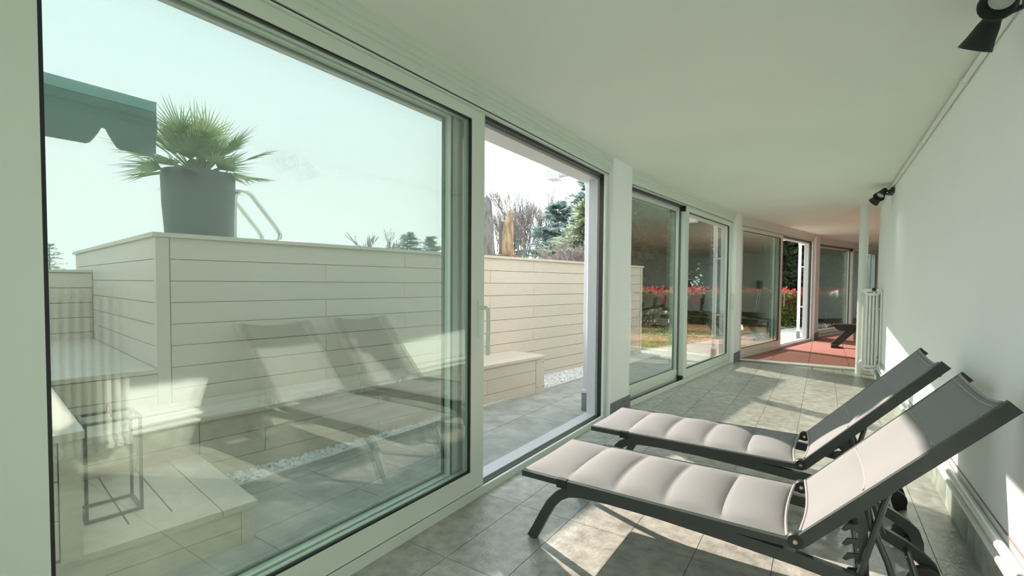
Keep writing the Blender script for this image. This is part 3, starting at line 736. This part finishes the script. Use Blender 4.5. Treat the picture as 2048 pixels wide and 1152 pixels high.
# palm in a grey pot, on the deck corner
def palm():
    e = empty('potted_palm', dk(1.20, 4.31, ZT + .009)); tag(e, 'bushy fan palm in a large dark grey pot on the pool deck', 'potted plant')
    R = .248; Hh = .525
    MB().lathe([(0, 0), (R * .86, 0), (R * .90, .02), (R * .97, Hh * .5), (R, Hh - .02), (R - .005, Hh), (R - .03, Hh), (R - .035, Hh - .05), (0, Hh - .05)], 40).build('pot', 'pot_grey', e, True)
    MB().lathe([(0, Hh - .052), (R - .036, Hh - .05), (0, Hh - .03)], 24).build('soil', 'bark', e)
    m = MB()
    for i in range(5): m.tube([(.03 * math.cos(i * 1.3), .03 * math.sin(i * 1.3), Hh - .05), (.06 * math.cos(i * 1.3), .06 * math.sin(i * 1.3), Hh + .10)], [.035, .02], 7)
    m.build('stem', 'bark', e)
    rng = random.Random(4)
    for i in range(40):
        az = i * 2.399; ring = i / 39; el = math.radians(82 - 88 * ring + rng.uniform(-7, 7))
        d = Vector((math.cos(az) * math.cos(el), math.sin(az) * math.cos(el), math.sin(el)))
        st = Vector((.035 * math.cos(az), .035 * math.sin(az), Hh - .01)); ln_ = rng.uniform(.12, .30) * (.75 + .35 * math.sin(PI * ring)); tip = st + d * ln_
        m = MB(); m.tube([st, st + d * ln_ * .5 + Vector((0, 0, .008)), tip], [.006, .005, .004], 5)
        sd = d.cross(Vector((0, 0, 1)))
        sd = sd.normalized() if sd.length > .05 else Vector((1, 0, 0)); sd = (sd + Vector((rng.uniform(-.5, .5), rng.uniform(-.5, .5), rng.uniform(-.5, .5)))); sd = (sd - d * sd.dot(d)).normalized(); nn = sd.cross(d).normalized()
        nl = 17; fan = math.radians(rng.uniform(95, 130))
        for q in range(nl):
            a = -fan / 2 + fan * q / (nl - 1); ld_ = (d * math.cos(a) + sd * math.sin(a)).normalized(); L = (.31 - .08 * abs(a) / (fan / 2)) * rng.uniform(.82, 1.08)
            wv = nn.cross(ld_).normalized() * .0062; droop = Vector((0, 0, -.05 * rng.random() * (1 - d.z * .7)))
            ld2 = (ld_ + Vector((rng.uniform(-.08, .08), rng.uniform(-.08, .08), rng.uniform(-.05, .08)))).normalized()
            p0, p1, p2 = tip, tip + ld_ * L * .45, tip + ld_ * L * .45 + ld2 * L * .55 + droop
            m.add([p0 - wv * .6, p0 + wv * .6, p1 + wv + nn * .003, p1 - wv + nn * .003, p1 - nn * .003, p2], [(0, 1, 4), (0, 4, 3), (1, 2, 4), (3, 4, 5), (4, 2, 5)])
        m.build('frond', 'palm_leaf' if rng.random() < .65 else 'palm_leaf_pale', e)
    return e
palm()
# pool ladder handrails and a folded cover
hr = empty('pool_handrail', dk(1.56, 4.6, ZT + .04), -DA); tag(hr, 'bent stainless steel pool ladder handrails beside the pot', 'handrail')
for dx in (0, -.42):
    s = 1.0
    P = [(dx, -.02, -.05), (dx, -.015, .36), (dx, .00, .42), (dx, .035, .455), (dx, .085, .455), (dx, .13, .43), (dx, .34, .16), (dx, .375, .10), (dx, .37, .05), (dx, .33, .02), (dx, .26, 0)]
    MB().tube(P, .021, 12).build('rail', 'steel', hr, True)
cv = empty('pool_cover', dk(1.95, 4.45, ZT), -DA); tag(cv, 'low rolled pale pool cover on the deck edge', 'pool cover')
MB().lathe([(0, 0), (.26, 0), (.25, .03), (.16, .065), (0, .075)], 24).build('cover', 'pool_cover', cv, True)

# driftwood sculptures on the deck
def driftwood(loc, h, r, mat, lean, seed, label, base=None):
    e = empty('driftwood_sculpture', loc); tag(e, label, 'sculpture', 'weathered wood sculptures on the pool deck'); rng = random.Random(seed)
    zb = 0
    if base:
        m = MB(); m.box(-base / 2, base / 2, -base / 2, base / 2, 0, .14); m.build('plinth', 'red_block', e); zb = .14
    n = 14; pts = []; m = MB(); ph = [rng.uniform(0, 6) for _ in range(4)]
    def f(s, t):
        a = t * 2 * PI; z = zb + (h - zb) * s
        pw = .62 if mat == 'driftwood_grey' else .86; taper = (1 - s ** 1.9 * pw) if s < .93 else (1 - s ** 1.9 * pw) * max(.12, (1 - s) / .07)
        k = r * taper * (1 + .16 * math.sin(2 * a + ph[0] + s * 4) + .10 * math.sin(5 * a + ph[1]) + .06 * math.sin(9 * a + ph[2] + s * 9))
        return (math.cos(a) * k + lean * s * s, math.sin(a) * k * .8, z)
    m.grid(f, 36, 40); m.build('trunk', mat, e, True)
    if mat == 'driftwood_ochre':
        m = MB(); m.grid(lambda s, t: (math.cos(.6 + t * 1.9) * r * .7 * (1 - .45 * s) - .08 - .03 * s, math.sin(3.6 + t * 1.9) * r * .5, zb + (h - zb) * (.02 + .72 * s)), 14, 8, thick=(.02, .02, 0)); m.build('split_face', 'driftwood_grey', e, True)
    return e
driftwood(dk(5.05, 4.95, ZT), .99, .155, 'driftwood_grey', .02, 3, 'tall grey weathered tree trunk standing on the pool deck')
driftwood(dk(5.60, 5.0, ZT), .86, .112, 'driftwood_ochre', .05, 9, 'split ochre driftwood piece on a red-brown block on the pool deck', .30)

# scalloped awning at the upper left, carried on a post out of view
aw = empty('awning', (-2.60, -1.2, -.012)); tag(aw, 'dark teal awning with scalloped valance at the upper left', 'awning')
ZV, Y1 = 2.031, 2.150
MB().box(-.75, -.70, -.6, -.55, 0, 2.14).build('post', 'anthracite', aw); MB().box(-.90, -.55, -.75, -.40, 0, .06).build('base', 'grey_plinth', aw)
m = MB(); m.grid(lambda s, t: (-.82 * t, -1.2 + s * (Y1 + 1.2), ZV + .10 * t - .012 * math.sin(PI * t)), 8, 6, thick=(0, 0, -.006)); m.build('canopy', 'canvas_teal', aw, True)
MB().tube([(-.80, -1.2, ZV + .10), (-.80, Y1, ZV + .10)], .02, 10).build('roller', 'anthracite', aw, True)
def prof(l):
    if l < .012: return .12
    k = ((l + .11) % .31) / .31; e_ = min(k, 1 - k); return .150 + .102 * min(1, e_ / .16) ** .7
def fnv(s, t):
    l = s * (Y1 + 1.2); return (.010 * math.sin(l * 9) * t + .015 * t, Y1 - l, ZV - t * prof(l))
m = MB(); m.grid(fnv, 260, 6, thick=(-.004, 0, 0)); m.build('valance', 'canvas_teal', aw, True)
MB().box(.0045, .008, -1.2, Y1, ZV - .045, ZV).build('trim_band', 'canvas_light', aw)
m = MB(); m.grid(lambda s, t: (-.004 - .16 * s, Y1 + .045 * s * (1 - .5 * s), ZV - .004 - .02 * s - t * (.23 - .10 * s)), 8, 5, thick=(0, -.004, 0)); m.build('end_flap', 'canvas_teal', aw, True)
for yy in (-1.0, .4, 2.0): MB().tube([(-.02, yy, ZV - .012), (-.79, yy, ZV + .085)], .010, 6).build('arm', 'anthracite', aw)

# downpipe elbows outside the columns
for i in range(1, 5):
    p, q = END[i], ORG[i + 1]; c = (p + q) / 2; a = math.atan2((q - p).x, (q - p).y)
    e = empty('downpipe', c, -a); tag(e, 'curved white downpipe outside the %s column' % ['', 'nearest', 'second', 'third', 'farthest'][i], 'downpipe', 'curved downpipes outside the columns')
    m = MB(); m.tube([(-.62, .0, 2.265)] + [(-.465 + .175 * math.sin(t * PI / 16), .0, 2.09 + .175 * math.cos(t * PI / 16)) for t in range(9)] + [(-.29, .0, .16)], .030, 14); m.build('pipe', 'outer_white', e, True)
    MB().lathe([(.043, -.012), (.043, .15), (.040, .155), (.03, .157)], 18, (-.29, 0, 0)).build('boot', 'grey_plinth', e, True); MB().lathe([(.030, .157), (.042, .16), (.042, .185), (.030, .195)], 18, (-.29, 0, 0)).build('collar', 'outer_white', e, True)
    for z in (.7, 1.6): MB().box(-.262, -.166, -.012, .012, z, z + .025).build('bracket', 'outer_white', e)
    MB().box(-.72, -.60, -.07, .07, 2.22, 2.32).build('gutter_outlet', 'outer_white', e)

# ------------------------------------------------------------------ planting
def leaves(n, fn, size, rng, aspect=.5):
    vs, fs = [], []
    for i in range(n):
        P, out = fn(rng); d = (out + Vector((rng.uniform(-.7, .7), rng.uniform(-.7, .7), rng.uniform(-.3, .8)))).normalized()
        s = Vector((rng.uniform(-1, 1), rng.uniform(-1, 1), rng.uniform(-.6, .6))); s = (s - d * s.dot(d)).normalized(); L = size * rng.uniform(.7, 1.3); w = s * L * aspect * .5
        o = len(vs); vs += [tuple(P), tuple(P + d * L * .5 + w), tuple(P + d * L), tuple(P + d * L * .5 - w)]; fs.append((o, o + 1, o + 2, o + 3))
    return vs, fs
HD = []
for i in range(10):
    t = i / 9; HD.append((.75 - 6.3 * t, 17.4 - 4.6 * t))
hl = ['red-tipped photinia shrub at the right end of the hedge'] + ['red-tipped photinia shrub, %s from the right end of the hedge' % w for w in ('second', 'third', 'fourth', 'fifth', 'sixth', 'seventh', 'eighth', 'ninth')] + ['red-tipped photinia shrub at the left end of the hedge']
for i, (hx, hy) in enumerate(HD):
    e = empty('photinia_shrub', (hx, hy, -.03)); tag(e, hl[i], 'shrub', 'photinia hedge along the lawn'); rng = random.Random(50 + i)
    def inside(r, zt=(.05, 1.0)):
        a = r.uniform(0, 2 * PI); z = r.uniform(*zt); k = .60 * math.sqrt(r.random()) ** .5 * (1 - .2 * max(0, z - .6))
        return Vector((math.cos(a) * k, math.sin(a) * k * .9, z)), Vector((math.cos(a), math.sin(a), .5))
    v, f = leaves(3800, lambda r: inside(r, (.03, .98)), .095, rng); put(raw_mesh('foliage', v, f, 'photinia_green'), 'foliage', e)
    v, f = leaves(900, lambda r: inside(r, (.35, 1.02)), .085, rng); put(raw_mesh('bronze_leaves', v, f, 'photinia_bronze'), 'bronze_leaves', e)
    tips = [(rng.uniform(-.55, .55), rng.uniform(-.45, .45), rng.uniform(.86, 1.12)) for _ in range(44)]
    def red(r):
        tx, ty, tz = r.choice(tips); return Vector((tx + r.uniform(-.035, .035), ty + r.uniform(-.035, .035), tz - r.uniform(0, .26))), Vector((0, 0, 1.4))
    v, f = leaves(1050, red, .095, rng, .4); put(raw_mesh('red_tips', v, f, 'photinia_red'), 'red_tips', e)
    m = MB()
    for j in range(6): a = j * 1.05; m.tube([(.05 * math.cos(a), .05 * math.sin(a), 0), (.3 * math.cos(a), .3 * math.sin(a), .8)], [.014, .006], 5)
    m.build('stem', 'bark', e)

def conifer(loc, h, r, seed, label, mat='conifer', dens=1.0):
    e = empty('conifer_tree', loc); tag(e, label, 'tree', 'conifers beyond the pool deck'); rng = random.Random(seed)
    MB().tube([(0, 0, 0), (0, 0, h * .6), (0, 0, h * .98)], [h * .022, h * .012, .02], 8).build('trunk', 'bark', e, True)
    vs, fs = [], []; bm_ = MB(); tiers = int(26 * dens)
    for t in range(tiers):
        s = (t + .4) / tiers; z = h * (.08 + .90 * s); R = r * (1 - s) ** .62 * rng.uniform(.75, 1.12) + .12
        for b in range(int(5 + 5 * (1 - s))):
            a = rng.uniform(0, 2 * PI); L = R * rng.uniform(.7, 1.1); dv_ = Vector((math.cos(a), math.sin(a), rng.uniform(-.05, .22)))
            p0 = Vector((0, 0, z)); bm_.tube([p0, p0 + dv_ * L * .6, p0 + dv_ * L + Vector((0, 0, -.08 * L))], [.02, .012, .004], 3, caps=False)
            for q in range(int(34 * dens)):
                k = rng.uniform(.15, 1.0); sd = Vector((-math.sin(a), math.cos(a), 0)); c = p0 + dv_ * L * k + sd * rng.uniform(-.30, .30) * L * .55 + Vector((0, 0, -.07 * L * k * k + rng.uniform(-.07, .07)))
                dd_ = (dv_ * rng.uniform(.2, 1) + sd * rng.uniform(-1, 1) + Vector((0, 0, rng.uniform(-.35, .3)))).normalized(); w = dd_.cross(Vector((0, 0, 1))).normalized(); ll = rng.uniform(.26, .52) * (h / 7)
                w = (w + Vector((0, 0, rng.uniform(-.7, .7)))).normalized() * ll * .15
                o = len(vs); vs += [tuple(c - w), tuple(c + w), tuple(c + dd_ * ll)]; fs.append((o, o + 1, o + 2))
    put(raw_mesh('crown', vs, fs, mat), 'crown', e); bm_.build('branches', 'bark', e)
    return e
def bare_tree(loc, h, spread, seed, label, mat='bark_grey', depth=6, multi=1, grp='bare winter trees beyond the pool deck', tw=1.0):
    e = empty('bare_tree', loc); tag(e, label, 'tree', grp); rng = random.Random(seed); mt = MB(); mb = MB()
    def grow(p, d, L, r, lv):
        q = p + d * L * .5 + Vector((rng.uniform(-.05, .05), rng.uniform(-.05, .05), 0)) * L; e_ = p + d * L
        (mt if lv == 0 else mb).tube([p, q, e_], [r, r * .85, r * .68], 5 if lv < 2 else 3, caps=False)
        if lv >= depth: return
        for k in range(3 if lv > 0 else 4):
            nd = (d + Vector((rng.uniform(-1, 1), rng.uniform(-1, 1), rng.uniform(-.2, .55))) * spread).normalized()
            grow(e_ if k < 2 else q, nd, L * rng.uniform(.60, .82), max(r * .62, .011 * tw), lv + 1)
    for k in range(multi):
        d = Vector((rng.uniform(-.25, .25), rng.uniform(-.25, .25), 1)).normalized() if multi > 1 else Vector((0, 0, 1))
        grow(Vector((0, 0, 0)), d, h * .36, h * .014, 0)
    mt.build('trunk', mat, e, True); put(raw_mesh('branches', [tuple(p) for p in mb.v], mb.f, mat), 'branches', e)
    return e
def leafy(loc, h, r, seed, label, mat='evergreen', n=15000, sz=.27):
    e = empty('evergreen_tree', loc); tag(e, label, 'tree', 'dark evergreens behind the hedge'); rng = random.Random(seed)
    m = MB(); m.tube([(0, 0, 0), (.1, 0, h * .5), (0, .1, h * .9)], [.14, .09, .03], 7)
    cl = [(rng.uniform(-r, r) * .75, rng.uniform(-r, r) * .75, rng.uniform(.12, .92) * h, rng.uniform(.3, .55) * r) for _ in range(26)]
    for cx, cy_, cz, cr in cl: m.tube([(.05, 0, cz * .7), (cx, cy_, cz)], [.03, .012], 4, caps=False)
    m.build('trunk', 'bark', e)
    def fn(q):
        cx, cy_, cz, cr = q.choice(cl); d = Vector((q.gauss(0, 1), q.gauss(0, 1), q.gauss(0, 1))).normalized(); k = cr * q.random() ** .35; return Vector((cx, cy_, cz)) + d * k, d
    v, f = leaves(n, fn, sz, rng, .5); put(raw_mesh('crown', v, f, mat), 'crown', e)
G = -.25
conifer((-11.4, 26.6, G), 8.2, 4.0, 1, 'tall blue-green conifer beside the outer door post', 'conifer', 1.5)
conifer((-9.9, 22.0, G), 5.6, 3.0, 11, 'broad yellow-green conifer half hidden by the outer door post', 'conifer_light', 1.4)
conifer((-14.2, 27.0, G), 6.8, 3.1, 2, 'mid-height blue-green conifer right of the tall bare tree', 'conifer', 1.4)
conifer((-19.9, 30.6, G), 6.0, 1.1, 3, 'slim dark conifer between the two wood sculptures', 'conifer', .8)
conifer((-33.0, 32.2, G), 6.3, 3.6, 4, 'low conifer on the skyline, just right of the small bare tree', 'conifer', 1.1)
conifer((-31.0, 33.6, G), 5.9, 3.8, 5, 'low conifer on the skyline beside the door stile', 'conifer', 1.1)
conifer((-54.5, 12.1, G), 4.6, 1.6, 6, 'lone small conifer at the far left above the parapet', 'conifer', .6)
bare_tree((-16.6, 27.4, G), 6.9, .40, 21, 'tall bare winter tree in the middle of the open doorway', depth=6, multi=3)
bare_tree((-18.9, 27.3, G), 6.2, .42, 22, 'slimmer bare winter tree between the two wood sculptures', depth=6)
bare_tree((-35.2, 30.8, G), 5.6, .50, 23, 'small bare winter tree on the skyline above the pool deck', depth=5, multi=2, tw=2)
bare_tree((-9.3, 18.4, G), 2.9, .62, 24, 'rounded brown leafless shrub in front of the conifers', 'brown_twigs', depth=6, multi=5, tw=.7)
bare_tree((-13.4, 23.0, G), 2.7, .62, 25, 'low brown leafless shrub at the foot of the bare tree', 'brown_twigs', depth=6, multi=4, tw=.7)
for i, (x, y, h, r) in enumerate([(-7.9, 22.6, 7.0, 1.9), (-6.2, 21.9, 8.0, 2.2), (-4.6, 23.2, 7.6, 2.2), (-2.6, 24.4, 7.2, 2.1), (-.8, 24.9, 6.4, 2.1), (1.4, 25.6, 7.0, 2.3), (3.8, 26.2, 7.0, 2.4)]):
    leafy((x, y, G), h, r, 70 + i, ['dark evergreen at the left end behind the hedge', 'tall dark evergreen, second from the left behind the hedge', 'tall dark evergreen, third from the left behind the hedge', 'dark evergreen in the middle behind the hedge',
          'dark evergreen seen through the third, half-open door', 'dark evergreen behind the hedge, second from the right', 'dark evergreen at the right end behind the hedge'][i])

# ------------------------------------------------------------------ gym equipment
b = empty('weight_bench', (.16, 11.15, 0), 0); tag(b, 'black padded weight bench with slanted leg on the red floor', 'weight bench')
MB().xzprism([(0, .44), (.02, .455), (1.25, .47), (1.25, .39), (.1, .335), (0, .42)], -.14, .14).build('pad', 'black_vinyl', b)
for x0, x1 in ((.31, .03), (.95, 1.22)):
    MB().tube([(x0, 0, .36), (x1, 0, .04)], 0, rect=(.07, .12), side=(0, 1, 0)).build('leg', 'anthracite', b)
    MB().box(x1 - .05, x1 + .07, -.2, .2, 0, .055).build('foot', 'dark_plastic', b)
MB().tube([(.3, 0, .34), (.98, 0, .34)], 0, rect=(.06, .06), side=(0, 1, 0)).build('spine', 'anthracite', b)

def bike(loc, rz, label):
    e = empty('exercise_bike', loc, rz); tag(e, label, 'exercise bike', 'exercise bikes in the gym')
    for y in (-.5, .5): MB().tube([(-.26, y, .04), (.26, y, .04)], .03, 10).build('foot_bar', 'dark_plastic', e, True)
    m = MB(); m.tube([(0, -.5, .06), (0, -.2, .14), (0, .5, .06)], 0, rect=(.06, .07)); m.tube([(0, -.3, .1), (0, -.12, .5), (0, -.05, .70)], .032, 10); m.tube([(0, .25, .1), (0, .34, .6), (0, .40, .85)], .032, 10); m.tube([(0, -.12, .48), (0, .32, .55)], .035, 10); m.build('frame', 'anthracite', e, True)
    MB().tube([(0, -.06, .6), (0, -.14, .93)], .018, 10).build('seat_post', 'steel', e, True)
    MB().prism([(-.02, .18), (.02, .18), (.04, .05), (.11, -.06), (.10, -.12), (-.10, -.12), (-.11, -.06), (-.04, .05)], 0, .05).build('saddle', 'black_vinyl', e).location = (0, -.14, .93)
    MB().tube([(0, .38, .8), (0, .34, 1.0)], .018, 10).build('bar_post', 'steel', e, True)
    h = MB(); h.tube([(-.22, .54, 1.10), (-.24, .40, 1.06), (-.20, .32, 1.03), (.20, .32, 1.03), (.24, .40, 1.06), (.22, .54, 1.10)], .014, 8); h.tube([(-.05, .33, 1.03), (-.06, .55, 1.09), (.06, .55, 1.09), (.05, .33, 1.03)], .012, 8); h.build('handlebar', 'bike_red', e, True)
    MB().lathe([(0, -.02), (.20, -.02), (.23, -.012), (.23, .012), (.20, .02), (0, .02)], 28, (0, .30, .30), (1, 0, 0)).build('flywheel', 'steel', e, True)
    c = MB().box(-.055, -.035, -.06, .34, .24, .36).build('chain_guard', 'dark_plastic', e)
    for s in (-1, 1):
        m = MB(); m.tube([(s * .07, .0, .30), (s * .085, s * .12, .30 + s * .12)], .012, 8); m.box(min(s * .09, s * .17), max(s * .09, s * .17), s * .12 - .04, s * .12 + .04, .285 + s * .12, .31 + s * .12); m.build('pedal', 'steel', e)
    return e
bike((2.5, 12.15, 0), .35, 'black exercise bike reflected in the second door, left one'); bike((2.9, 13.5, 0), .2, 'black exercise bike reflected in the second door, right one'); bike((3.3, 17.2, 0), 2.6, 'black exercise bike reflected in the fourth door')
t = empty('treadmill', (2.0, 14.9, 0), -.5); tag(t, 'treadmill with pale deck reflected in the third door', 'treadmill')
MB().xzprism([(-.9, .06), (-.9, .12), (.75, .17), (.85, .06)], -.36, .36).build('running_deck', 'enamel', t); MB().box(-.8, .7, -.24, .24, .165, .176).build('belt', 'dark_plastic', t)
for s in (-1, 1): MB().tube([(.70, s * .36, .1), (.62, s * .36, 1.15), (.25, s * .36, 1.0)], .028, 10).build('handrail', 'steel', t, True)
MB().box(.56, .66, -.40, .40, 1.08, 1.32).build('console', 'black_vinyl', t)
t = empty('rowing_machine', (1.55, 12.75, 0), .25); tag(t, 'dark incline bench with white base reflected in the third door', 'rowing machine')
MB().tube([(-.9, 0, .3), (.8, 0, .5)], 0, rect=(.09, .10), side=(0, 1, 0)).build('beam', 'anthracite', t); MB().box(-.45, .1, -.16, .16, .43, .50).build('seat', 'black_vinyl', t)
MB().xzprism([(.45, .0), (.95, 0), (.85, .42), (.62, .46)], -.2, .2).build('housing', 'enamel', t); MB().box(-.95, -.85, -.28, .28, 0, .30).build('rear_foot', 'dark_plastic', t)
bpy.context.view_layer.update()
